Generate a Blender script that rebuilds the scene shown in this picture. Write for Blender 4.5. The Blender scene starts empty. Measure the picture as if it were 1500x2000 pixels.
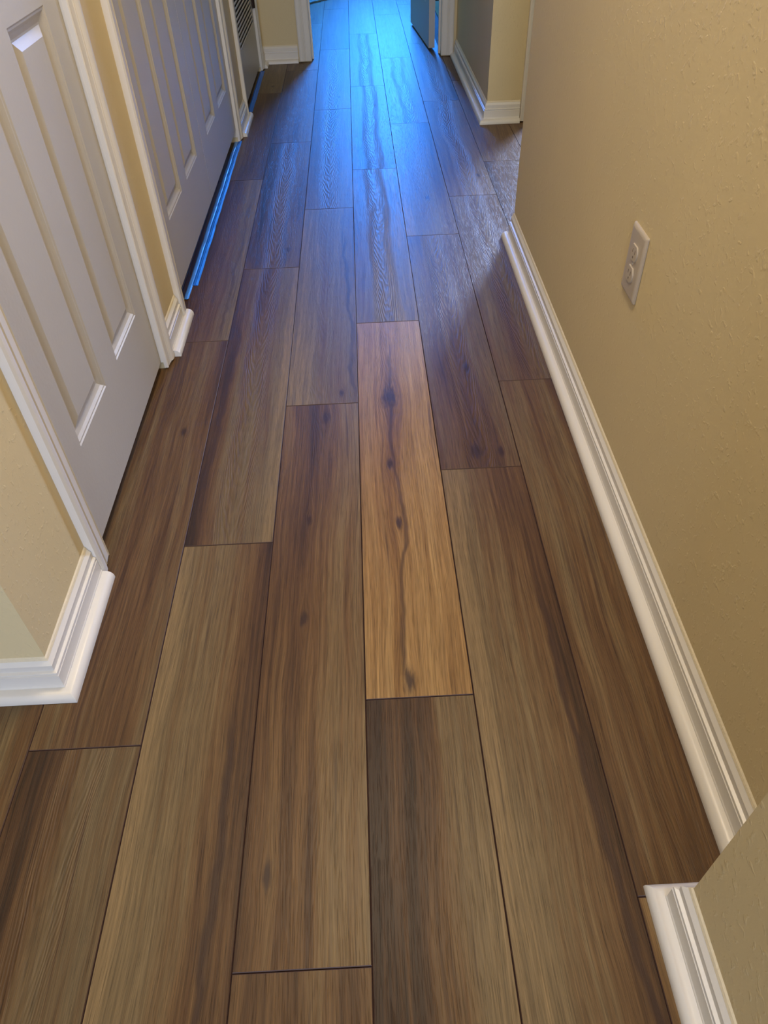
import bpy, math, random
from mathutils import Matrix, Vector

# ------------------------------------------------------------------ camera
SC = bpy.context.scene
COL = SC.collection
cam_data = bpy.data.cameras.new('camera')
cam = bpy.data.objects.new('camera', cam_data)
COL.objects.link(cam)
cam_data.sensor_fit = 'AUTO'
cam_data.sensor_width = 36.0
cam_data.lens = 1414.21 / 2000.0 * 36.0
cam_data.clip_start = 0.02
RT, DN, FW = (0.998777, -0.040132, -0.028867), (-0.048692, -0.697688, -0.714745), (0.008545, 0.715277, -0.698789)
cam.matrix_world = Matrix(((RT[0], -DN[0], -FW[0], 0.0),
                           (RT[1], -DN[1], -FW[1], 0.0),
                           (RT[2], -DN[2], -FW[2], 1.0512),
                           (0, 0, 0, 1)))
SC.camera = cam

# ------------------------------------------------------------------ exposure, world, lights
SC.view_settings.view_transform = 'Standard'
SC.view_settings.look = 'None'
SC.view_settings.gamma = 1.0
SC.view_settings.use_curve_mapping = False
SC.view_settings.exposure = 0.0
SC.cycles.max_bounces = 8
SC.cycles.sample_clamp_indirect = 4.0

world = bpy.data.worlds.new('world')
SC.world = world
world.use_nodes = True
wb = world.node_tree.nodes['Background']
wb.inputs['Color'].default_value = (0.55, 0.72, 1.0, 1)
wb.inputs['Strength'].default_value = 0.35


def area_light(name, loc, target, sx, sy, watts, color):
    d = bpy.data.lights.new(name, 'AREA')
    d.shape = 'RECTANGLE'
    d.size, d.size_y, d.energy, d.color = sx, sy, watts, color
    o = bpy.data.objects.new(name, d)
    COL.objects.link(o)
    o.location = loc
    o.rotation_euler = (Vector(target) - Vector(loc)).to_track_quat('-Z', 'Y').to_euler()
    return o


# daylight at the windows of the far room, of the room off the recess and of the room behind the camera
area_light('far_window_daylight', (0.36, 8.22, 1.55), (0.36, 0, 1.2), 0.75, 1.4, 245, (0.03, 0.25, 1.0))
area_light('recess_window_daylight', (2.80, 6.85, 1.5), (1.0, 3.3, 0.8), 0.80, 1.2, 330, (0.46, 0.60, 1.0))
area_light('near_window_daylight', (-0.10, -3.15, 1.45), (-0.1, 1.0, 0.9), 1.0, 1.3, 105, (0.52, 0.66, 1.0))
# warm ceiling lamps of the hall, then an added fill that brightens its far end
area_light('hall_lamp_light', (-0.05, 1.15, 2.38), (-0.05, 1.15, 0), 0.32, 0.32, 21, (1.0, 0.84, 0.62))
area_light('near_lamp_light', (-0.16, -0.95, 2.38), (-0.16, -0.95, 0), 0.32, 0.32, 7, (1.0, 0.82, 0.58))
area_light('hall_far_fill_light', (0.0, 3.1, 2.38), (0.0, 3.1, 0), 0.30, 0.30, 3.0, (1.0, 0.82, 0.58))


# ------------------------------------------------------------------ node helpers
class NT:
    def __init__(self, name):
        self.mat = bpy.data.materials.new(name)
        self.mat.use_nodes = True
        self.t = self.mat.node_tree
        self.b = self.t.nodes['Principled BSDF']

    def n(self, typ, **kw):
        nd = self.t.nodes.new(typ)
        for k, v in kw.items():
            setattr(nd, k, v)
        return nd

    def put(self, sock, v):
        if isinstance(v, (int, float)):
            sock.default_value = v
        elif isinstance(v, (tuple, list)):
            sock.default_value = v
        else:
            self.t.links.new(v, sock)

    def m(self, op, a, b=None, c=None, clamp=False):
        nd = self.n('ShaderNodeMath', operation=op)
        nd.use_clamp = clamp
        for i, v in enumerate((a, b, c)):
            if v is not None:
                self.put(nd.inputs[i], v)
        return nd.outputs[0]

    def xyz(self, x, y, z):
        nd = self.n('ShaderNodeCombineXYZ')
        for i, v in enumerate((x, y, z)):
            self.put(nd.inputs[i], v)
        return nd.outputs[0]

    def noise(self, vec, scale=1.0, detail=2.0, rough=0.5, dist=0.0):
        nd = self.n('ShaderNodeTexNoise')
        self.put(nd.inputs['Vector'], vec)
        nd.inputs['Scale'].default_value = scale
        nd.inputs['Detail'].default_value = detail
        nd.inputs['Roughness'].default_value = rough
        nd.inputs['Distortion'].default_value = dist
        return nd.outputs[0]

    def ss(self, v, lo, hi, o0=0.0, o1=1.0):
        nd = self.n('ShaderNodeMapRange', interpolation_type='SMOOTHSTEP')
        self.put(nd.inputs[0], v)
        nd.inputs[1].default_value, nd.inputs[2].default_value = lo, hi
        nd.inputs[3].default_value, nd.inputs[4].default_value = o0, o1
        return nd.outputs[0]

    def ramp(self, v, stops):
        nd = self.n('ShaderNodeValToRGB')
        self.put(nd.inputs[0], v)
        el = nd.color_ramp.elements
        while len(el) < len(stops):
            el.new(0.5)
        for e, (p, c) in zip(el, stops):
            e.position = p
            e.color = (*c, 1)
        return nd.outputs[0]

    def mix(self, f, a, b, blend='MIX'):
        nd = self.n('ShaderNodeMix', data_type='RGBA', blend_type=blend)
        self.put(nd.inputs[0], f)
        for i, v in ((6, a), (7, b)):
            if isinstance(v, tuple):
                v = (*v, 1) if len(v) == 3 else v
            self.put(nd.inputs[i], v)
        return nd.outputs[2]

    def oattr(self, name):
        return self.n('ShaderNodeAttribute', attribute_type='OBJECT', attribute_name=name)

    def bump(self, h, dist, strength=1.0):
        nd = self.n('ShaderNodeBump')
        self.put(nd.inputs['Height'], h)
        nd.inputs['Distance'].default_value = dist
        nd.inputs['Strength'].default_value = strength
        self.t.links.new(nd.outputs[0], self.b.inputs['Normal'])


def srgb(r, g, b):
    f = lambda c: (c / 255 / 12.92) if c / 255 <= 0.04045 else ((c / 255 + 0.055) / 1.055) ** 2.4
    return (f(r), f(g), f(b))


def simple(name, color, rough=0.5, bump_scale=0, bump_dist=0.0, var=0.0, metallic=0.0):
    k = NT(name)
    k.b.inputs['Roughness'].default_value = rough
    k.b.inputs['Metallic'].default_value = metallic
    tc = k.n('ShaderNodeTexCoord').outputs['Object']
    v = k.noise(tc, 6.0, 3.0)
    lo = tuple(c * (1 - var) for c in color)
    hi = tuple(min(1, c * (1 + var)) for c in color)
    k.put(k.b.inputs['Base Color'], k.mix(v, lo, hi))
    if bump_scale:
        k.bump(k.noise(tc, bump_scale, 3.0), bump_dist)
    return k.mat


def wall_paint(name, color):
    """tan wall paint over a sprayed, lightly knocked-down plaster texture"""
    k = NT(name)
    k.b.inputs['Roughness'].default_value = 0.55
    k.b.inputs['Specular IOR Level'].default_value = 0.35
    geo = k.n('ShaderNodeNewGeometry').outputs['Position']
    big = k.noise(geo, 3.0, 2.0)
    k.put(k.b.inputs['Base Color'], k.mix(big, tuple(c * 0.94 for c in color), tuple(c * 1.05 for c in color)))
    blob = k.ss(k.noise(geo, 90.0, 2.0, 0.55, 0.3), 0.55, 0.72)
    fine = k.noise(geo, 240.0, 2.0)
    k.bump(k.m('ADD', blob, k.m('MULTIPLY', fine, 0.30)), 0.0010, 0.36)
    return k.mat


def wood():
    """printed wide oak plank: broad colour bands, streaks, growth rings, knots and mineral streaks driven by each plank's own values"""
    k = NT('oak_plank_print')
    tc = k.n('ShaderNodeTexCoord').outputs['Object']
    sep = k.n('ShaderNodeSeparateXYZ')
    k.put(sep.inputs[0], tc)
    x, y = sep.outputs[0], sep.outputs[1]
    seed = k.oattr('seed').outputs['Fac']
    tone = k.oattr('tone').outputs['Fac']
    light = k.oattr('light').outputs['Fac']
    honey = k.oattr('honey').outputs['Fac']
    grad = k.oattr('grad').outputs['Fac']
    ys = k.m('MULTIPLY_ADD', seed, 7.31, y)
    sz = k.m('MULTIPLY', seed, 3.77)
    w1 = k.m('SUBTRACT', k.noise(k.xyz(k.m('MULTIPLY', x, 5.0), k.m('MULTIPLY', ys, 1.6), sz), 1, 2), 0.5)
    g = k.m('MULTIPLY_ADD', w1, 0.040, x)
    knot = None
    for nm in ('knot_a', 'knot_b', 'knot_c', 'knot_d'):
        s3 = k.n('ShaderNodeSeparateXYZ')
        k.put(s3.inputs[0], k.oattr(nm).outputs['Vector'])
        dx = k.m('SUBTRACT', k.m('MULTIPLY_ADD', w1, 0.012, x), s3.outputs[0])
        dy = k.m('MULTIPLY', k.m('SUBTRACT', y, s3.outputs[1]), 0.42)
        r = k.m('MAXIMUM', s3.outputs[2], 0.0001)
        d = k.m('DIVIDE', k.m('SQRT', k.m('ADD', k.m('MULTIPLY', dx, dx), k.m('MULTIPLY', dy, dy))), r)
        near = k.m('EXPONENT', k.m('MULTIPLY', k.m('MULTIPLY', d, d), -0.22))
        sgn = k.m('MULTIPLY', k.m('TANH', k.m('DIVIDE', dx, r)), r)
        g = k.m('SUBTRACT', g, k.m('MULTIPLY', k.m('MULTIPLY', sgn, near), 0.9))
        rag = k.m('MULTIPLY_ADD', k.noise(k.xyz(k.m('MULTIPLY', x, 210), k.m('MULTIPLY', ys, 32), sz), 1, 3), 2.0, -1.0)
        kk = k.ss(k.m('ADD', d, rag), 0.30, 1.55, 1.0, 0.0)
        knot = kk if knot is None else k.m('MAXIMUM', knot, kk)
    broad = k.noise(k.xyz(k.m('MULTIPLY', g, 13.0), k.m('MULTIPLY', ys, 0.55), sz), 1, 3, 0.55)
    mid = k.noise(k.xyz(k.m('MULTIPLY', g, 62.0), k.m('MULTIPLY', ys, 1.7), sz), 1, 3, 0.6)
    fine = k.noise(k.xyz(k.m('MULTIPLY', g, 420.0), k.m('MULTIPLY', ys, 9.0), sz), 1, 2, 0.6)
    pore = k.noise(k.xyz(k.m('MULTIPLY', g, 760.0), k.m('MULTIPLY', ys, 14.0), sz), 1, 2, 0.6)
    cath = k.oattr('cath').outputs['Fac']
    cx = k.m('SUBTRACT', g, k.m('MULTIPLY', k.m('SUBTRACT', k.noise(k.xyz(0.0, k.m('MULTIPLY', ys, 1.4), sz), 1, 1), 0.5), 0.06))
    ph = k.m('SUBTRACT', ys, k.m('MULTIPLY', k.m('MULTIPLY', cx, cx), 260.0))
    ph = k.m('MULTIPLY_ADD', k.noise(k.xyz(k.m('MULTIPLY', x, 55.0), k.m('MULTIPLY', ys, 9.0), sz), 1, 2), 0.16, ph)
    rings = k.m('SINE', k.m('MULTIPLY', ph, 105.0))
    ringm = k.m('MULTIPLY', cath, k.ss(k.m('ABSOLUTE', cx), 0.022, 0.050, 1.0, 0.0))
    pits = k.ss(k.noise(k.xyz(k.m('MULTIPLY', g, 980.0), k.m('MULTIPLY', ys, 26.0), k.m('ADD', sz, 3.0)), 1, 1), 0.56, 0.70)
    # colour
    f = k.m('MULTIPLY_ADD', k.m('SUBTRACT', broad, 0.5), 1.25, 0.5)
    f = k.m('ADD', f, tone)
    f = k.m('ADD', f, k.m('MULTIPLY', k.m('MULTIPLY', x, 11.2), grad))
    lines = k.noise(k.xyz(k.m('MULTIPLY', g, 170.0), k.m('MULTIPLY', ys, 2.6), k.m('ADD', sz, 1.0)), 1, 3, 0.6)
    f = k.m('MULTIPLY_ADD', k.m('SUBTRACT', mid, 0.5), 0.62, f)
    f = k.m('MULTIPLY_ADD', k.m('SUBTRACT', lines, 0.5), 0.50, f)
    col = k.ramp(f, [(0.06, srgb(54, 39, 26)), (0.30, srgb(86, 63, 42)), (0.48, srgb(105, 82, 56)),
                     (0.64, srgb(113, 96, 71)), (0.80, srgb(116, 104, 81)), (1.0, srgb(136, 120, 92))])
    hcol = k.ramp(f, [(0.10, srgb(92, 62, 34)), (0.45, srgb(136, 108, 68)), (0.75, srgb(158, 133, 92)), (1.0, srgb(174, 151, 112))])
    col = k.mix(honey, col, hcol)
    val = k.m('MULTIPLY_ADD', k.m('SUBTRACT', fine, 0.5), 0.85, 1.0)
    val = k.m('MULTIPLY_ADD', k.m('SUBTRACT', lines, 0.5), 0.55, val)
    val = k.m('MULTIPLY_ADD', k.m('SUBTRACT', pore, 0.5), 0.95, val)
    val = k.m('MULTIPLY_ADD', k.m('MULTIPLY', rings, ringm), 0.09, val)
    val = k.m('MULTIPLY_ADD', pits, -0.24, val)
    val = k.m('MULTIPLY', val, k.m('ADD', light, 1.0))
    col = k.mix(1.0, col, k.n('ShaderNodeCombineColor').outputs[0], 'MULTIPLY')
    cc = col.node.inputs[7].links[0].from_node
    for i in range(3):
        k.put(cc.inputs[i], val)
    col = k.mix(1.0, col, (0.83, 0.72, 0.55), 'MULTIPLY')
    # mineral streak: a dark wandering line from (x0) at one end to (x1) at the other
    st = k.n('ShaderNodeSeparateXYZ')
    k.put(st.inputs[0], k.oattr('streak').outputs['Vector'])
    span = k.n('ShaderNodeSeparateXYZ')
    k.put(span.inputs[0], k.oattr('streak_span').outputs['Vector'])
    wig = k.m('SUBTRACT', k.noise(k.xyz(0.0, k.m('MULTIPLY', ys, 3.6), sz), 1, 3, 0.55), 0.5)
    xs = k.m('MULTIPLY_ADD', k.m('ADD', k.m('DIVIDE', y, 1.21), 0.5), k.m('SUBTRACT', st.outputs[1], st.outputs[0]), st.outputs[0])
    xs = k.m('MULTIPLY_ADD', wig, 0.065, xs)
    wid = k.m('MULTIPLY', span.outputs[2], k.noise(k.xyz(0.0, k.m('MULTIPLY', ys, 7.0), k.m('ADD', sz, 2.0)), 1, 2))
    dd = k.m('DIVIDE', k.m('ABSOLUTE', k.m('SUBTRACT', k.m('MULTIPLY_ADD', w1, 0.01, x), xs)), k.m('ADD', wid, 0.0008))
    sm = k.ss(dd, 0.3, 1.7, 1.0, 0.0)
    sm = k.m('MULTIPLY', sm, k.m('MULTIPLY', k.ss(k.m('SUBTRACT', y, span.outputs[0]), -0.05, 0.08), k.ss(k.m('SUBTRACT', span.outputs[1], y), -0.05, 0.08)))
    sm = k.m('MULTIPLY', sm, st.outputs[2])
    sm = k.m('MULTIPLY', sm, k.m('MULTIPLY_ADD', mid, 0.9, 0.35), clamp=True)
    # faint dark flecks along the grain
    fl = k.ss(k.noise(k.xyz(k.m('MULTIPLY', g, 105.0), k.m('MULTIPLY', ys, 2.0), k.m('ADD', sz, 6.0)), 1, 2, 0.6), 0.62, 0.74)
    dark = k.m('MAXIMUM', k.m('MAXIMUM', sm, k.m('MULTIPLY', knot, 0.88)), k.m('MULTIPLY', fl, 0.5))
    col = k.mix(dark, col, srgb(54, 35, 26))
    k.put(k.b.inputs['Base Color'], col)
    k.put(k.b.inputs['Roughness'], k.m('MULTIPLY_ADD', fine, 0.10, 0.40))
    k.b.inputs['Specular IOR Level'].default_value = 0.32
    h = k.m('ADD', k.m('MULTIPLY', fine, 0.5), k.m('MULTIPLY', k.m('MULTIPLY', rings, ringm), 0.9))
    h = k.m('MULTIPLY_ADD', mid, 0.5, h)
    h = k.m('MULTIPLY_ADD', pits, -0.5, h)
    k.bump(h, 0.0009, 0.38)
    return k.mat


M = {
    'wall': wall_paint('tan_wall_paint', srgb(218, 199, 152)),
    'trim': simple('white_trim_paint', srgb(226, 220, 206), 0.34, 30, 0.0003, 0.02),
    'door': simple('white_door_paint', srgb(192, 186, 173), 0.40, 120, 0.0003, 0.02),
    'ceiling': simple('white_ceiling_paint', srgb(232, 228, 218), 0.8, 90, 0.001, 0.02),
    'wood': wood(),
    'joint': simple('dark_plank_bevel', srgb(70, 46, 32), 0.6, 0, 0, 0.1),
    'under': simple('subfloor_board', srgb(70, 50, 38), 0.8, 40, 0.001, 0.15),
    'plate': simple('almond_outlet_plastic', srgb(192, 179, 158), 0.35, 0, 0, 0.01),
    'slot': simple('dark_gap_shade', srgb(40, 34, 28), 0.7),  # near-black colour standing in for shade in narrow gaps
    'slit': simple('shallow_slot', srgb(120, 104, 86), 0.6),
    'screw': simple('painted_screw', srgb(200, 190, 172), 0.3, 0, 0, 0.02, 0.3),
    'tape': simple('blue_masking_tape', srgb(26, 112, 214), 0.42, 160, 0.0006, 0.10),
    'tape_pale': simple('pale_blue_masking_tape', srgb(86, 150, 232), 0.30, 160, 0.0006, 0.10),
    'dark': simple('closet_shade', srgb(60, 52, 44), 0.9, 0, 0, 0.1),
    'hinge': simple('dark_bronze_hinge', srgb(58, 42, 30), 0.4, 0, 0, 0.1, 0.8),
    'caulk': simple('painters_caulk', srgb(222, 208, 174), 0.6, 200, 0.0008, 0.06),
    'rug': simple('grey_rug_pile', srgb(128, 128, 116), 0.95, 300, 0.003, 0.2),
    'frame': simple('window_frame_paint', srgb(225, 225, 222), 0.4),
    'sweep': simple('pale_door_seal', srgb(205, 214, 226), 0.4),
}


# ------------------------------------------------------------------ mesh helpers
class MB:
    def __init__(self):
        self.v, self.f, self.mi = [], [], []

    def quad(self, *pts, mi=0):
        i = len(self.v)
        self.v += [tuple(p) for p in pts]
        self.f.append(tuple(range(i, i + len(pts))))
        self.mi.append(mi)

    def box(self, x0, x1, y0, y1, z0, z1, mi=0):
        i = len(self.v)
        self.v += [(x, y, z) for z in (z0, z1) for y in (y0, y1) for x in (x0, x1)]
        for f in ((0, 2, 3, 1), (4, 5, 7, 6), (0, 1, 5, 4), (2, 6, 7, 3), (0, 4, 6, 2), (1, 3, 7, 5)):
            self.f.append(tuple(i + q for q in f))
            self.mi.append(mi)
        return self

    def loft(self, rings, close=True, caps=True, mi=0):
        """rings: equal-length point lists, joined in turn; close: each ring is closed"""
        n = len(rings[0])
        i0 = len(self.v)
        for r in rings:
            self.v += [tuple(p) for p in r]
        for a in range(len(rings) - 1):
            for q in range(n if close else n - 1):
                q2 = (q + 1) % n
                self.f.append((i0 + a * n + q, i0 + a * n + q2, i0 + (a + 1) * n + q2, i0 + (a + 1) * n + q))
                self.mi.append(mi)
        if caps:
            self.f.append(tuple(i0 + q for q in range(n))[::-1])
            self.mi.append(mi)
            self.f.append(tuple(i0 + (len(rings) - 1) * n + q for q in range(n)))
            self.mi.append(mi)
        return self

    def map(self, fn):
        self.v = [tuple(fn(*p)) for p in self.v]
        return self


def build(name, mb, mats, parent=None, smooth=False, origin=None, bevel=0.0):
    import bmesh
    mats = mats if isinstance(mats, (list, tuple)) else [mats]
    xs, ys, zs = zip(*mb.v)
    if origin is None:
        origin = ((min(xs) + max(xs)) / 2, (min(ys) + max(ys)) / 2, min(zs))
    me = bpy.data.meshes.new(name)
    me.from_pydata([(a - origin[0], b - origin[1], c - origin[2]) for a, b, c in mb.v], [], mb.f)
    for m_ in mats:
        me.materials.append(m_)
    for p, q in zip(me.polygons, mb.mi):
        p.material_index = q
    bm = bmesh.new()
    bm.from_mesh(me)
    bmesh.ops.remove_doubles(bm, verts=bm.verts, dist=1e-6)
    bmesh.ops.recalc_face_normals(bm, faces=bm.faces)
    if bevel:
        bmesh.ops.bevel(bm, geom=[e for e in bm.edges if e.is_manifold and e.calc_face_angle(0) > 0.6], offset=bevel, segments=2, affect='EDGES', clamp_overlap=True)
    bm.to_mesh(me)
    bm.free()
    if smooth:
        me.polygons.foreach_set('use_smooth', [True] * len(me.polygons))
        me.update()
        me.set_sharp_from_angle(angle=0.6)
    o = bpy.data.objects.new(name, me)
    COL.objects.link(o)
    attach(o, origin, parent)
    return o


WORLD = {}


def attach(o, origin, parent):
    WORLD[o.name] = Vector(origin)
    if parent:
        o.parent = parent
        o.location = Vector(origin) - WORLD[parent.name]
    else:
        o.location = origin


def empty(name, loc):
    o = bpy.data.objects.new(name, None)
    COL.objects.link(o)
    o.empty_display_size = 0.05
    attach(o, loc, None)
    return o


def tag(o, label, cat, group=None, kind=None):
    o['label'], o['category'] = label, cat
    if group:
        o['group'] = group
    if kind:
        o['kind'] = kind
    return o


def struct(o, label, cat):
    return tag(o, label, cat, kind='structure')


# wall planes: neither side wall is exactly parallel to the boards
XL = lambda y: -0.546 + 0.0036 * (y - 0.69)
XR = lambda y: 0.483 + 0.0045 * (y - 0.38)
LEFT = lambda u, y, z: (XL(y) + u, y, z)           # u: out of the left wall into the hall
RIGHT = lambda u, y, z: (XR(y) - u, y, z)
CEIL = 2.44
HEAD = 2.06

# ------------------------------------------------------------------ floor and planks
W, PL, TH = 0.178, 1.21, 0.011
X0 = -0.035
floor = build('floor', MB().box(-3.2, 3.3, -3.2, 8.4, -0.05, -TH), M['under'])
struct(floor, 'wide brown oak plank floor running the length of the hallway', 'floor')

PLANK_MESH = {}


def plank_mesh(w, l):
    key = (round(w, 3), round(l, 3))
    if key not in PLANK_MESH:
        a, b = w / 2 - 0.0003, l / 2 - 0.0004
        c, d = 0.0011, 0.0011
        v = []
        for ax, by, z in ((a, b, -TH), (a, b, -d), (a - c, b - c, 0.0)):
            v += [(-ax, -by, z), (ax, -by, z), (ax, by, z), (-ax, by, z)]
        f = [(8, 9, 10, 11)]
        for r in (0, 4):
            for q in range(4):
                f.append((r + q, r + (q + 1) % 4, r + 4 + (q + 1) % 4, r + 4 + q))
        me = bpy.data.meshes.new('plank')
        me.from_pydata(v, [], f)
        me.materials.append(M['wood'])
        me.materials.append(M['joint'])
        for i, p in enumerate(me.polygons):
            p.material_index = 0 if i == 0 else 1
        PLANK_MESH[key] = me
    return PLANK_MESH[key]


PROPS = ('seed', 'tone', 'light', 'honey', 'grad', 'cath')
rng = random.Random(11)
# hand-set looks of the planks one can see well: (column, board number) -> values; knots (x, y, r), streak (x at near end, x at far end, strength), span (from, to, width)
HERO = {
    (0, 0): dict(seed=3.1, tone=0.10, light=0.22, honey=0.95, grad=0.0, cath=0.25, knot_a=(-0.012, 0.240, 0.017), knot_b=(-0.018, -0.013, 0.0075),
                 knot_c=(-0.012, -0.200, 0.007), knot_d=(-0.014, -0.570, 0.010), streak=(-0.016, 0.000, 0.75), streak_span=(-0.6, 0.46, 0.0065)),
    (0, -1): dict(seed=5.2, tone=-0.10, light=-0.05, honey=0.12, grad=0.42, knot_a=(0.0, -0.05, 0.003)),
    (0, 2): dict(cath=1.0, tone=0.05, honey=0.0),
    (0, 3): dict(cath=1.0, tone=0.05, honey=0.0),
    (0, 1): dict(cath=1.0, seed=8.4, tone=0.20, light=0.02, honey=0.0, grad=0.1),
    (-1, 0): dict(seed=1.7, tone=-0.05, light=0.0, honey=0.22, grad=0.12, knot_a=(0.009, 0.549, 0.010), knot_b=(-0.017, 0.204, 0.006),
                  knot_c=(-0.018, -0.051, 0.007), knot_d=(-0.054, -0.489, 0.007)),
    (-1, -1): dict(seed=2.9, tone=-0.12, light=-0.08, honey=0.25, grad=-0.05, streak=(0.03, 0.02, 0.5), streak_span=(-0.6, 0.6, 0.002)),
    (-1, 1): dict(seed=6.6, tone=0.20, light=0.0, honey=0.0, grad=-0.22, streak=(0.078, 0.060, 0.8), streak_span=(-0.6, 0.35, 0.008), knot_a=(0.05, -0.56, 0.006)),
    (-2, 0): dict(seed=4.3, tone=0.08, light=-0.03, honey=0.10, grad=-0.42, streak=(0.052, 0.056, 0.95), streak_span=(-0.6, 0.22, 0.011)),
    (-2, 1): dict(seed=7.7, tone=0.10, light=-0.02, honey=0.0, grad=0.42, streak=(-0.078, -0.052, 0.75), streak_span=(-0.5, 0.3, 0.011)),
    (-3, 0): dict(seed=9.1, tone=-0.04, light=0.0, honey=0.0, grad=0.0, knot_a=(0.03, 0.2, 0.006)),
    (-3, -1): dict(seed=10.3, tone=0.02, light=-0.06, honey=0.0, grad=0.22),
    (1, 0): dict(seed=12.5, tone=0.08, light=-0.03, honey=0.12, grad=-0.42, streak=(0.082, 0.034, 0.95), streak_span=(-0.6, 0.25, 0.010)),
    (1, 1): dict(seed=13.6, tone=0.05, light=-0.02, honey=0.0, grad=0.0, knot_a=(-0.005, -0.545, 0.012), knot_b=(0.017, -0.208, 0.008), knot_c=(0.05, -0.55, 0.008)),
    (2, 0): dict(seed=14.2, tone=-0.05, light=-0.04, honey=0.10, grad=0.0, knot_a=(0.05, -0.53, 0.009)),
    (2, 1): dict(seed=15.8, tone=-0.02, light=-0.02, honey=0.0, grad=0.0, knot_a=(0.0, 0.1, 0.005)),
    (2, -1): dict(seed=16.4, tone=-0.12, light=-0.10, honey=0.6, grad=0.0),
}
# far edge of board 0 in each column
FIRST = {-3: 0.576, -2: -0.205, -1: 0.255, 0: 0.637, 1: -0.010, 2: 0.319, 3: 0.665}
NPL = 0
for col in range(-12, 13):
    x0, x1 = X0 + W * col, X0 + W * (col + 1)
    start = FIRST.get(col, rng.uniform(0, PL))
    for j in range(-4, 8):
        r = random.Random(col * 131 + j * 17 + 5)
        y0, y1 = start + j * PL, start + (j + 1) * PL
        full = (y0, y1)
        lo, hi = -1.4, 8.25
        if x1 < -0.60:
            if y0 < 1.5:
                hi = 0.70                          # the room to the left of the hall
                lo = -1.4
            elif y1 > 4.9 and x0 > -1.3:
                lo = 4.94                          # the far room
            else:
                continue
        if x0 > 0.48:
            lo, hi = 2.33, 4.95
            if x0 > 0.60:
                hi = 4.4
        if 0.3 < x0 < 0.48:
            hi = 8.25
        y0, y1 = max(y0, lo), min(y1, hi)
        if y1 - y0 < 0.02:
            continue
        o = bpy.data.objects.new('plank', plank_mesh(W, y1 - y0))
        COL.objects.link(o)
        c = ((x0 + x1) / 2, (y0 + y1) / 2, 0.0)
        attach(o, c, floor)
        o.location.z = -WORLD[floor.name].z
        p = dict(seed=r.uniform(20, 60), tone=r.uniform(-0.12, 0.16), light=r.uniform(-0.06, 0.05), honey=r.choice((0, 0, 0, 0.2)), grad=r.uniform(-0.25, 0.25), cath=r.choice((0.0, 0.15, 0.6)))
        for q in range(r.choice((0, 1, 2))):
            p['knot_' + 'ab'[q]] = (r.uniform(-0.05, 0.05), r.uniform(-0.5, 0.5), r.uniform(0.004, 0.010))
        if r.random() < 0.35:
            e = r.uniform(-0.07, 0.07)
            p['streak'] = (e, e + r.uniform(-0.015, 0.015), 0.6)
            p['streak_span'] = (-0.6, r.uniform(0, 0.6), r.uniform(0.003, 0.007))
        if (col, j) in HERO:
            p = {q: v for q, v in p.items() if q[:4] not in ('knot', 'stre')}
        p.update(HERO.get((col, j), {}))
        for key in PROPS:
            o[key] = float(p[key])
        for key in ('knot_a', 'knot_b', 'knot_c', 'knot_d', 'streak', 'streak_span'):
            o[key] = [float(q) for q in p.get(key, (9.0, 9.0, 0.0005) if key[0] == 'k' else (0.0, 0.0, 0.0))]
        NPL += 1

# ------------------------------------------------------------------ walls and ceiling
T = 0.12


def left_wall():
    mb = MB()
    for y0, y1 in ((0.692, 0.985), (1.661, 1.952), (3.460, 3.845), (4.655, 4.95)):
        mb.box(-T, 0, y0, y1, 0, CEIL)
    for y0, y1 in ((0.985, 1.661), (1.952, 3.460), (3.845, 4.655)):
        mb.box(-T, 0, y0, y1, HEAD + 0.01, CEIL)
    return mb.map(LEFT)


wl = struct(build('wall_left', left_wall(), M['wall']), 'long tan wall along the hall with three white doors', 'wall')
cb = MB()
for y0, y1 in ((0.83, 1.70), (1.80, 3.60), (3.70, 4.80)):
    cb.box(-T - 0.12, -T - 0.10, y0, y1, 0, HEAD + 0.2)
build('closet_shade_backing', cb.map(LEFT), M['dark'], wl)  # added dark panels, their colour stands in for shade behind the doors

wn = struct(build('wall_front_left', MB().box(-3.2, -0.546 - T, 0.692, 0.812, 0, CEIL), M['wall']), 'pale daylit wall end beside the near white door', 'wall')
wr = MB().loft([[(XR(0.30), 0.30, z), (XR(2.35), 2.35, z), (3.3, 2.35, z), (3.3, 0.30, z)] for z in (0, CEIL)])
struct(build('wall_right', wr, M['wall']), 'large tan textured wall with the electrical outlet', 'wall')
struct(build('wall_near_right', MB().box(0.365, 2.7, -2.2, 0.298, 0, CEIL), M['wall']), 'tan wall jutting out in the bottom corner nearest the camera', 'wall')
DX0, DX1 = 0.793, 1.62       # doorway in the wall that faces down the hall from the recess
rc = MB().box(0.578, DX0, 3.581, 3.70, 0, CEIL).box(DX1, 3.3, 3.581, 3.70, 0, CEIL).box(DX0, DX1, 3.581, 3.70, HEAD + 0.01, CEIL)
struct(build('wall_recess', rc, M['wall']), 'narrow tan wall facing down the hall beyond the opening', 'wall')
struct(build('wall_far_right', MB().box(0.578, 0.70, 3.70, 8.3, 0, CEIL), M['wall']), 'far tan wall stretch between the recess corner and the open door', 'wall')
EY = 4.826
FX0, FX1 = -0.252, 0.492     # the far doorway
we = MB().box(XL(EY), FX0 - 0.002, EY, EY + T, 0, CEIL).box(FX1 + 0.002, 0.578, EY, EY + T, 0, CEIL).box(FX0 - 0.002, FX1 + 0.002, EY, EY + T, HEAD + 0.01, CEIL)
struct(build('wall_end', we, M['wall']), 'shaded tan wall closing the hall beside the far doorway', 'wall')

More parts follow.
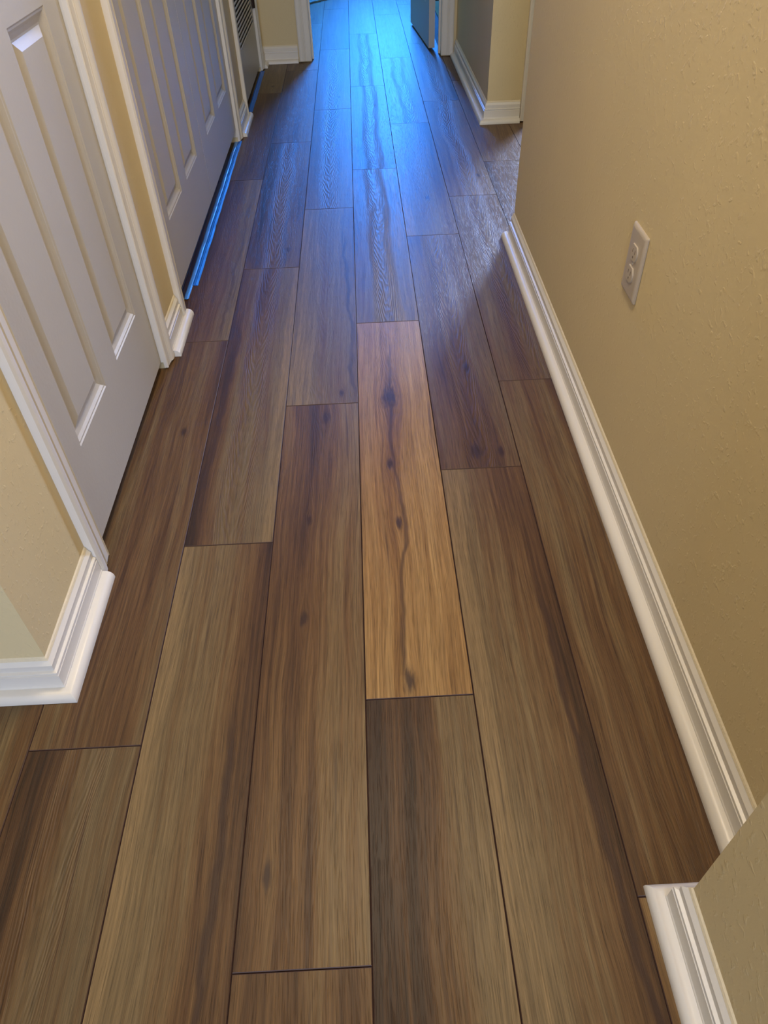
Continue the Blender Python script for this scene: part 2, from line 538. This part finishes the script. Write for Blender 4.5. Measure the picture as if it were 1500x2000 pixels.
# rooms beyond (only what lights the hall and closes the view)
ro = MB().box(-2.3, XL(EY) - T, EY, EY + T, 0, CEIL).box(-2.42, -2.3, EY, 8.3, 0, CEIL)
ro.box(-2.42, -0.08, 8.3, 8.42, 0, CEIL).box(0.76, 0.82, 8.3, 8.42, 0, CEIL).box(-0.08, 0.76, 8.3, 8.42, 0, 0.80).box(-0.08, 0.76, 8.3, 8.42, 2.3, CEIL)
struct(build('wall_far_room', ro, M['wall']), 'walls of the daylit room beyond the far doorway', 'wall')
r2 = MB().box(3.3, 3.42, 2.35, 6.9, 0, CEIL).box(0.70, 2.35, 6.9, 7.02, 0, CEIL).box(3.25, 3.42, 6.9, 7.02, 0, CEIL).box(2.35, 3.25, 6.9, 7.02, 0, 0.85).box(2.35, 3.25, 6.9, 7.02, 2.15, CEIL)
struct(build('wall_recess_room', r2, M['wall']), 'walls of the room behind the recess doorway', 'wall')
r3 = MB().box(-3.32, -3.2, -3.2, 0.812, 0, CEIL).box(-3.32, -0.65, -3.32, -3.2, 0, CEIL).box(0.45, 2.7, -3.32, -3.2, 0, CEIL)
r3.box(-0.65, 0.45, -3.32, -3.2, 0, 0.75).box(-0.65, 0.45, -3.32, -3.2, 2.15, CEIL)
struct(build('wall_behind', r3, M['wall']), 'walls of the room behind the camera', 'wall')
struct(build('ceiling', MB().box(-3.32, 3.42, -3.32, 8.42, CEIL, CEIL + 0.08), M['ceiling']), 'flat white ceiling over the hall', 'ceiling')

# ------------------------------------------------------------------ baseboards and shoe moulding
BASE = [(0, 0), (0.0143, 0), (0.0143, 0.0215), (0.0132, 0.0235), (0.0132, 0.0495), (0.0100, 0.0512), (0.0100, 0.0538),
        (0.0130, 0.0548), (0.0126, 0.0572), (0.0078, 0.0588), (0.0084, 0.0615), (0.0088, 0.0725), (0.0030, 0.0815), (0, 0.0826)]
R_ = 0.0187
SHOE = [(0.0143, 0), (0.0331, 0), (0.0331, 0.0035), (0.0324, 0.0078), (0.0306, 0.0116), (0.0278, 0.0148), (0.0243, 0.0170), (0.0200, 0.0184), (0.0143, 0.0190)]
CAULK = [(0, 0.0800), (0.0040, 0.0812), (0.0022, 0.0850), (0, 0.0872)]


def sweep(profile, path, side):
    """path in plan; side +1: profile grows to the left of the walking direction"""
    P = [Vector(p) for p in path]
    dirs = [(P[i + 1] - P[i]).normalized() for i in range(len(P) - 1)]
    nor = [Vector((-d.y, d.x)) * side for d in dirs]
    rings = []
    for i, p in enumerate(P):
        if i == 0:
            m = nor[0]
        elif i == len(P) - 1:
            m = nor[-1]
        else:
            m = (nor[i - 1] + nor[i]) / (1 + nor[i - 1].dot(nor[i]))
        rings.append([(p.x + m.x * d, p.y + m.y * d, z + 0.0006) for d, z in profile])
    return MB().loft(rings)


def baseboard(name, path, side, label, shoe_path=None, caulk=True):
    o = build(name, sweep(BASE, path, side), M['trim'])
    struct(o, label, 'baseboard')
    s = build('shoe_moulding', sweep(SHOE, shoe_path or path, side), M['trim'], o, smooth=True)
    if caulk:
        build('caulk_line', sweep(CAULK, path, side), M['caulk'], o)
    return o


LP = lambda y: (XL(y), y)
baseboard('baseboard_front_left', [(-3.2, 0.692), (-0.546, 0.692), LP(0.933)], -1, 'white mitred baseboard wrapping the corner before the near door')
baseboard('baseboard_left', [LP(1.7145), LP(1.896)], -1, 'short white baseboard piece between the near door and the closet doors', [LP(1.7145), LP(1.941)])
baseboard('baseboard_left_far', [LP(3.514), LP(3.788)], -1, 'short cream baseboard piece between the closet doors and the louvred door', [LP(3.526), LP(3.831)])
baseboard('baseboard_end', [LP(4.709), LP(EY), (FX0 - 0.076, EY)], -1, 'baseboard across the shaded end wall beside the far doorway')
baseboard('baseboard_right', [(XR(0.302), 0.302), (XR(2.351), 2.351)], 1, 'long white baseboard under the wall with the outlet', [(XR(0.302), 0.302), (XR(2.369), 2.369)])
baseboard('baseboard_near_right', [(0.365, -2.2), (0.365, 0.298), (XR(0.3) - 0.034, 0.298)], 1, 'white baseboard turning the corner nearest the camera')
baseboard('baseboard_recess', [(0.578, EY - 0.018), (0.578, 3.581), (0.727, 3.581)], -1, 'white baseboard turning the far corner toward the open door')

# ------------------------------------------------------------------ door casings
CW = 0.057
CASE = [(0, 0), (0, 0.0085), (0.0025, 0.0105), (0.0050, 0.0088), (0.0070, 0.0092), (0.0250, 0.0108), (0.0265, 0.0122), (0.0285, 0.0112),
        (0.0300, 0.0122), (0.0320, 0.0112), (0.0340, 0.0132), (0.0390, 0.0158), (0.0445, 0.0172), (0.0520, 0.0172), (0.0570, 0.0140), (0.0570, 0)]


def casing_set(parent, frame, y0, y1, w=CW, sides=(1, 1), z0=0.005, head=True):
    """y0, y1: clear opening; frame(u, y, z) maps wall coordinates to the world; three mitred pieces"""
    s = w / CW
    H = HEAD
    if sides[0]:
        build('door_casing', MB().loft([[frame(u, y0 - q * s, z0) for q, u in CASE], [frame(u, y0 - q * s, H + q * s) for q, u in CASE]]), M['trim'], parent)
    if sides[1]:
        build('door_casing', MB().loft([[frame(u, y1 + q * s, z0) for q, u in CASE], [frame(u, y1 + q * s, H + q * s) for q, u in CASE]]), M['trim'], parent)
    if head:
        build('door_casing', MB().loft([[frame(u, y0 - q * s, H + q * s) for q, u in CASE], [frame(u, y1 + q * s, H + q * s) for q, u in CASE]]), M['trim'], parent)


def jambs(parent, frame, y0, y1, ua, ub, stop=None):
    for a, b in ((y0 - 0.005, y0 + 0.0005), (y1 - 0.0005, y1 + 0.005)):
        build('jamb', MB().box(ua, ub, a, b, 0.022, HEAD + 0.004).map(frame), M['trim'], parent)
    build('jamb', MB().box(ua, ub, y0 - 0.005, y1 + 0.005, HEAD + 0.0045, HEAD + 0.0095).map(frame), M['trim'], parent)


PROF = [(0.0, 0.0), (0.003, -0.0020), (0.006, -0.0022), (0.012, -0.0060), (0.021, -0.0095), (0.0245, -0.0095), (0.040, -0.0030)]


def panel_door(name, parent, frame, y0, y1, z0, z1, u, rects, thick=0.035, mat=None):
    """moulded door leaf: flat face with openings at rects, each filled by a raised panel of its own; u: plane of the face"""
    mat = mat or M['door']
    ysp = sorted({y0, y1} | {r[0] for r in rects} | {r[1] for r in rects})
    zsp = sorted({z0, z1} | {r[2] for r in rects} | {r[3] for r in rects})
    mb = MB()
    for a, b in zip(ysp, ysp[1:]):
        for c, d in zip(zsp, zsp[1:]):
            cy, cz = (a + b) / 2, (c + d) / 2
            if not any(r[0] < cy < r[1] and r[2] < cz < r[3] for r in rects):
                mb.quad((u, a, c), (u, b, c), (u, b, d), (u, a, d))
    bk = u - thick
    mb.quad((bk, y0, z0), (bk, y1, z0), (bk, y1, z1), (bk, y0, z1))
    for a, b, c, d in ((y0, z0, y1, z0), (y1, z0, y1, z1), (y1, z1, y0, z1), (y0, z1, y0, z0)):
        mb.quad((u, a, b), (u, c, d), (bk, c, d), (bk, a, b))
    leaf = build(name, mb.map(frame), mat, parent)
    for r in rects:
        rings = [[(u + d, r[0] + q, r[2] + q), (u + d, r[1] - q, r[2] + q), (u + d, r[1] - q, r[3] - q), (u + d, r[0] + q, r[3] - q)] for q, d in PROF]
        pm = MB().loft(rings, caps=False)
        pm.quad(*rings[-1])
        build('raised_panel', pm.map(frame), mat, leaf)
    return leaf


def six(y0, y1, cols, zb):
    return [(a, b, c, d) for a, b in cols for c, d in ((zb, 0.815), (0.985, 1.62), (1.72, 1.93))]


# door 1: the near six-panel door
d1 = struct(empty('door_1', (XL(1.32), 1.32, 0)), 'near white six panel door with a dark gap beneath it', 'door')
casing_set(d1, LEFT, 0.991, 1.655)
jambs(d1, LEFT, 0.991, 1.655, -T, 0.0)
leaf1 = panel_door('door_leaf', d1, LEFT, 0.9945, 1.6480, 0.025, HEAD - 0.003, -0.005, six(0, 0, ((1.079, 1.277), (1.374, 1.567)), 0.207))
build('door_seal', MB().box(-0.012, -0.007, 1.000, 1.010, 0.003, 0.030).map(LEFT), M['sweep'], d1)
for z in (0.25, 1.05, 1.85):
    build('hinge', MB().box(-0.003, 0.004, 1.648, 1.656, z, z + 0.089).map(LEFT), M['hinge'], d1) if z > 1 else None

# door 2: the closet's pair of doors
d2 = struct(empty('door_2', (XL(2.7), 2.7, 0)), 'pair of white panelled closet doors behind the long blue tape', 'door')
casing_set(d2, LEFT, 1.957, 3.455)
jambs(d2, LEFT, 1.957, 3.455, -T, 0.0)
panel_door('door_leaf', d2, LEFT, 1.9605, 2.6790, 0.054, HEAD - 0.003, -0.002, six(0, 0, ((2.045, 2.258), (2.352, 2.563)), 0.235))
panel_door('door_leaf', d2, LEFT, 2.6840, 3.4470, 0.054, HEAD - 0.003, -0.002, six(0, 0, ((2.802, 3.013), (3.118, 3.348)), 0.228))

build('gap_shade_strip', MB().box(-0.012, -0.0055, 3.4475, 3.4545, 0.058, HEAD).map(LEFT), M['slot'], d2)  # dark strips painted as the shade in the door gaps, no real seal
build('gap_shade_strip', MB().box(-0.012, -0.0065, 2.6795, 2.6835, 0.058, HEAD).map(LEFT), M['slot'], d2)
build('gap_shade_strip', MB().box(-0.014, -0.0085, 1.6485, 1.6545, 0.030, HEAD).map(LEFT), M['slot'], d1)

# door 3: the louvred door
d3 = struct(empty('door_3', (XL(4.25), 4.25, 0)), 'white louvred door beyond the closet doors', 'door')
casing_set(d3, LEFT, 3.850, 4.650)
jambs(d3, LEFT, 3.850, 4.650, -T, 0.0)
LY0, LY1, LZ0, LZ1 = 3.985, 4.592, 0.236, 1.00
lv = panel_door('door_leaf', d3, LEFT, 3.854, 4.646, 0.030, HEAD - 0.003, -0.004, [(LY0, LY1, 1.10, 1.93)])
# the louvre opening: cut the leaf's lower face by building the lower part as rails, stiles and slats
import bmesh as _bm


def cut_opening(o, y0, y1, z0, z1):
    """remove the part of the leaf's front face inside the louvre opening"""
    me = o.data
    b = _bm.new()
    b.from_mesh(me)
    base = WORLD[o.name]
    for co, no in (((0, y0, 0), (0, 1, 0)), ((0, y1, 0), (0, 1, 0)), ((0, 0, z0), (0, 0, 1)), ((0, 0, z1), (0, 0, 1))):
        geom = list(b.verts) + list(b.edges) + list(b.faces)
        _bm.ops.bisect_plane(b, geom=geom, plane_co=Vector(co) - Vector((0, base.y, base.z)), plane_no=no)
    kill = []
    for f in b.faces:
        c = f.calc_center_median() + base
        if y0 < c.y < y1 and z0 < c.z < z1:
            kill.append(f)
    _bm.ops.delete(b, geom=kill, context='FACES')
    b.to_mesh(me)
    b.free()


cut_opening(lv, LY0, LY1, LZ0, LZ1)
PITCH = 0.0200
n = int((LZ1 - LZ0) / PITCH)
for q in range(n):
    z = LZ0 - 0.014 + q * PITCH
    mb = MB().loft([[(-0.0035, y, z + 0.0150), (-0.0030, y, z + 0.0205), (-0.0052, y, z + 0.0232), (-0.0290, y, z + 0.0050), (-0.0290, y, z)] for y in (LY0, LY1)])
    build('slat', mb.map(LEFT), M['door'], lv)
build('louvre_shade_sheet', MB().box(-0.040, -0.038, LY0 - 0.01, LY1 + 0.01, LZ0, LZ1 + 0.02).map(LEFT), M['slot'], lv)  # added near-black sheet, gives the shade between the slats
for z in (0.297, 1.1, 1.80):
    hb = MB().box(-0.002, 0.0035, 4.632, 4.650, z, z + 0.089)
    hb.loft([[(0.006 + 0.0055 * math.cos(t), 4.648 + 0.0055 * math.sin(t), zz) for t in [math.tau * q / 10 for q in range(10)]] for zz in (z, z + 0.089)])
    build('hinge', hb.map(LEFT), M['hinge'], d3)

# door 4: the far doorway and its open leaf
END = lambda u, x, z: (x, EY - u, z)
d4 = struct(empty('door_4', (0.12, EY, 0)), 'far doorway glowing blue with its white door standing open', 'door')
casing_set(d4, END, FX0, FX1, 0.070, z0=0.006)
jambs(d4, END, FX0, FX1, -T, 0.0)
for a, b in ((FX0, FX0 + 0.010), (FX1 - 0.010, FX1)):
    build('door_stop', MB().box(a, b, EY + 0.045, EY + 0.075, 0.004, HEAD), M['trim'], d4)
ang = math.radians(94.5)
hx, hy = FX1 - 0.024, EY + T + 0.014
ca, sa = math.cos(ang), math.sin(ang)


def OPEN(u, w, z):
    """leaf coordinates: w along the leaf from its hinge edge, u out of its hall-side face"""
    return (hx + w * ca - (0.035 + u) * sa, hy + w * sa + (0.035 + u) * ca, z)


panel_door('door_leaf', d4, OPEN, 0.0, 0.738, 0.014, HEAD - 0.004, 0.0, six(0, 0, ((0.115, 0.32), (0.42, 0.625)), 0.22))
for z, zh in ((0.245, 0.028), (1.05, 0.089), (1.80, 0.089)):
    hb = MB().loft([[(hx + 0.012 + 0.013 * math.cos(t), hy - 0.006 + 0.007 * math.sin(t), zz) for t in [math.tau * q / 10 for q in range(10)]] for zz in (z, z + zh)])
    build('hinge', hb, M['hinge'], d4)

# door 5: the doorway in the recess wall, of which only the casing edge shows
REC = lambda u, x, z: (x, 3.581 - u, z)
d5 = struct(empty('door_5', ((DX0 + DX1) / 2, 3.581, 0)), 'white doorway casing edge in the recess behind the wall corner', 'door')
casing_set(d5, REC, DX0 - 0.003, DX1 + 0.003, 0.060)
jambs(d5, REC, DX0 + 0.004, DX1 - 0.004, -0.119, 0.0)

# windows that let the daylight in
WX = lambda a, d, z: (a, 8.36 + d, z)
WR = lambda a, d, z: (a, 6.96 + d, z)
WB = lambda a, d, z: (a, -3.26 + d, z)
for name, a0, a1, fr, z0, z1, lab in (('window_1', -0.08, 0.76, WX, 0.80, 2.3, 'white window frame at the far end of the daylit room'),
                                      ('window_2', 2.35, 3.25, WR, 0.85, 2.15, 'white window frame of the room off the recess'),
                                      ('window_3', -0.65, 0.45, WB, 0.75, 2.15, 'white window frame of the room behind the camera')):
    mb = MB().box(a0, a0 + 0.04, -0.02, 0.02, z0, z1).box(a1 - 0.04, a1, -0.02, 0.02, z0, z1)
    mb.box(a0 + 0.04, a1 - 0.04, -0.02, 0.02, z0, z0 + 0.04).box(a0 + 0.04, a1 - 0.04, -0.02, 0.02, z1 - 0.04, z1)
    mb.box(a0 + 0.04, a1 - 0.04, -0.015, 0.015, (z0 + z1) / 2 - 0.015, (z0 + z1) / 2 + 0.015)
    struct(build(name, mb.map(fr), M['frame']), lab, 'window')

# ------------------------------------------------------------------ the outlet
oy, oz = 1.228, 0.4465
ot = tag(empty('wall_outlet', RIGHT(0, oy, oz)), 'almond duplex electrical outlet with cover plate on the big tan wall', 'outlet')


def rrect(w, h, r, n=5):
    pts = []
    for cx, cy, a0 in ((w / 2 - r, h / 2 - r, 0), (-w / 2 + r, h / 2 - r, 90), (-w / 2 + r, -h / 2 + r, 180), (w / 2 - r, -h / 2 + r, 270)):
        for q in range(n + 1):
            a = math.radians(a0 + 90 * q / n)
            pts.append((cx + r * math.cos(a), cy + r * math.sin(a)))
    return pts


def plate_rings(shape, steps):
    return [[(u, oy + py * s, oz + pz * s2) for py, pz in shape] for u, s, s2 in steps]


w_, h_ = 0.079, 0.124
cp = MB()
rings = []
for u, ins in ((0.0006, 0.0), (0.0030, 0.0), (0.0046, 0.0014), (0.0062, 0.0045), (0.0066, 0.008)):
    rings.append([(u, oy + a, oz + b) for a, b in rrect(w_ - 2 * ins, h_ - 2 * ins, max(0.0035 - ins * 0.3, 0.001))])
cp.loft(rings)
plate = build('cover_plate', cp.map(RIGHT), M['plate'], ot, smooth=True)
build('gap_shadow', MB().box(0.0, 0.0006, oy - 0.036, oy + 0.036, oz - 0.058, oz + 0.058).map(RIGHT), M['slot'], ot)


def face_shape(w, h):
    """the outlet face: a circle with flattened top and bottom"""
    r = w / 2
    a1 = math.asin(h / 2 / r)
    pts = [(r * math.cos(t), r * math.sin(t)) for t in [-a1 + 2 * a1 * q / 8 for q in range(9)]]
    return pts + [(-a, -b) for a, b in pts]


for dz in (0.0195, -0.0195):
    fs = face_shape(0.0345, 0.0285)
    mb = MB().loft([[(u, oy + a * s, oz + dz + b * s) for a, b in fs] for u, s in ((0.0060, 1.0), (0.0082, 1.0), (0.0089, 0.95), (0.0089, 0.86))])
    rc_ = build('receptacle', mb.map(RIGHT), M['plate'], ot)
    for a, hh in ((-0.0062, 0.0078), (0.0062, 0.0064)):
        build('slot', MB().box(0.0076, 0.00905, oy + a - 0.0011, oy + a + 0.0011, oz + dz + 0.003 - hh / 2, oz + dz + 0.003 + hh / 2).map(RIGHT), M['slit'], rc_)
    gh = [(0.0023 * math.cos(t), 0.0023 * math.sin(t)) for t in [math.tau * q / 10 for q in range(10)]]
    build('ground_hole', MB().loft([[(u, oy + a, oz + dz - 0.0075 + b) for a, b in gh] for u in (0.0076, 0.00905)]).map(RIGHT), M['slit'], rc_)
sc = [(0.003 * math.cos(t), 0.003 * math.sin(t)) for t in [math.tau * q / 12 for q in range(12)]]
build('screw', MB().loft([[(u, oy + a * s, oz + b * s) for a, b in sc] for u, s in ((0.0060, 1), (0.0074, 1), (0.0079, 0.7))]).map(RIGHT), M['screw'], ot)

# ------------------------------------------------------------------ blue masking tape along the door bottoms
def tape_strip(name, parent, xs, y0, y1, mat, seed, ragged=0.006):
    """thin crinkled strip: xs = [(x, height)] across, lengthwise from y0 to y1"""
    r = random.Random(seed)
    n = max(6, int((y1 - y0) / 0.03))
    top, rings = [], []
    for q in range(n + 1):
        y = y0 + (y1 - y0) * q / n
        wob = 0.0005 * math.sin(q * 0.8 + seed) + r.uniform(-0.0006, 0.0006)
        ring = []
        for i, (x, h) in enumerate(xs):
            yy = y + (r.uniform(-ragged, ragged) if q in (0, n) else 0)
            ring.append((x + wob, yy, 0.0006 + h + r.uniform(0, 0.0006)))
        ring += [(x + wob, p[1], 0.0002) for (x, h), p in list(zip(xs, ring))[::-1]]
        rings.append(ring)
    return build(name, MB().loft(rings), mat, parent)


t1 = tag(empty('masking_tape', (-0.537, 2.75, 0)), 'long bright blue masking tape along the floor under the closet doors', 'tape', 'blue tape by the door bottoms')
tape_strip('pale_strip', t1, [(-0.5530, 0.0), (-0.5490, 0.0022), (-0.5430, 0.0020), (-0.5385, 0.0002)], 2.035, 3.475, M['tape_pale'], 3)
tape_strip('deep_strip', t1, [(-0.5390, 0.0012), (-0.5345, 0.0030), (-0.5320, 0.0004), (-0.5290, 0.0026), (-0.5225, 0.0)], 2.118, 3.470, M['tape'], 5)
t2 = tag(empty('masking_tape', (-0.524, 4.27, 0)), 'short dark blue masking tape on the floor under the louvred door', 'tape', 'blue tape by the door bottoms')
tape_strip('deep_strip', t2, [(-0.5370, 0.0), (-0.5310, 0.0018), (-0.5250, 0.0006), (-0.5130, 0.0)], 3.90, 4.655, M['tape'], 8)

# ------------------------------------------------------------------ rug in the far room
rr = random.Random(4)
rx, ry = -0.30, 6.55
edge = []
N = 40
for q in range(N + 1):
    t = q / N
    edge.append((-0.60 + 0.46 * t, 6.22 + 0.50 * t + rr.uniform(-0.012, 0.012)))
rug_out = edge + [(-0.5, 7.6), (-1.1, 7.2)]
tag(build('rug', MB().loft([[(x, y, z) for x, y in rug_out] for z in (0.0005, 0.012)]), M['rug'], bevel=0), 'greyish rug lying inside the far room past the doorway', 'rug')
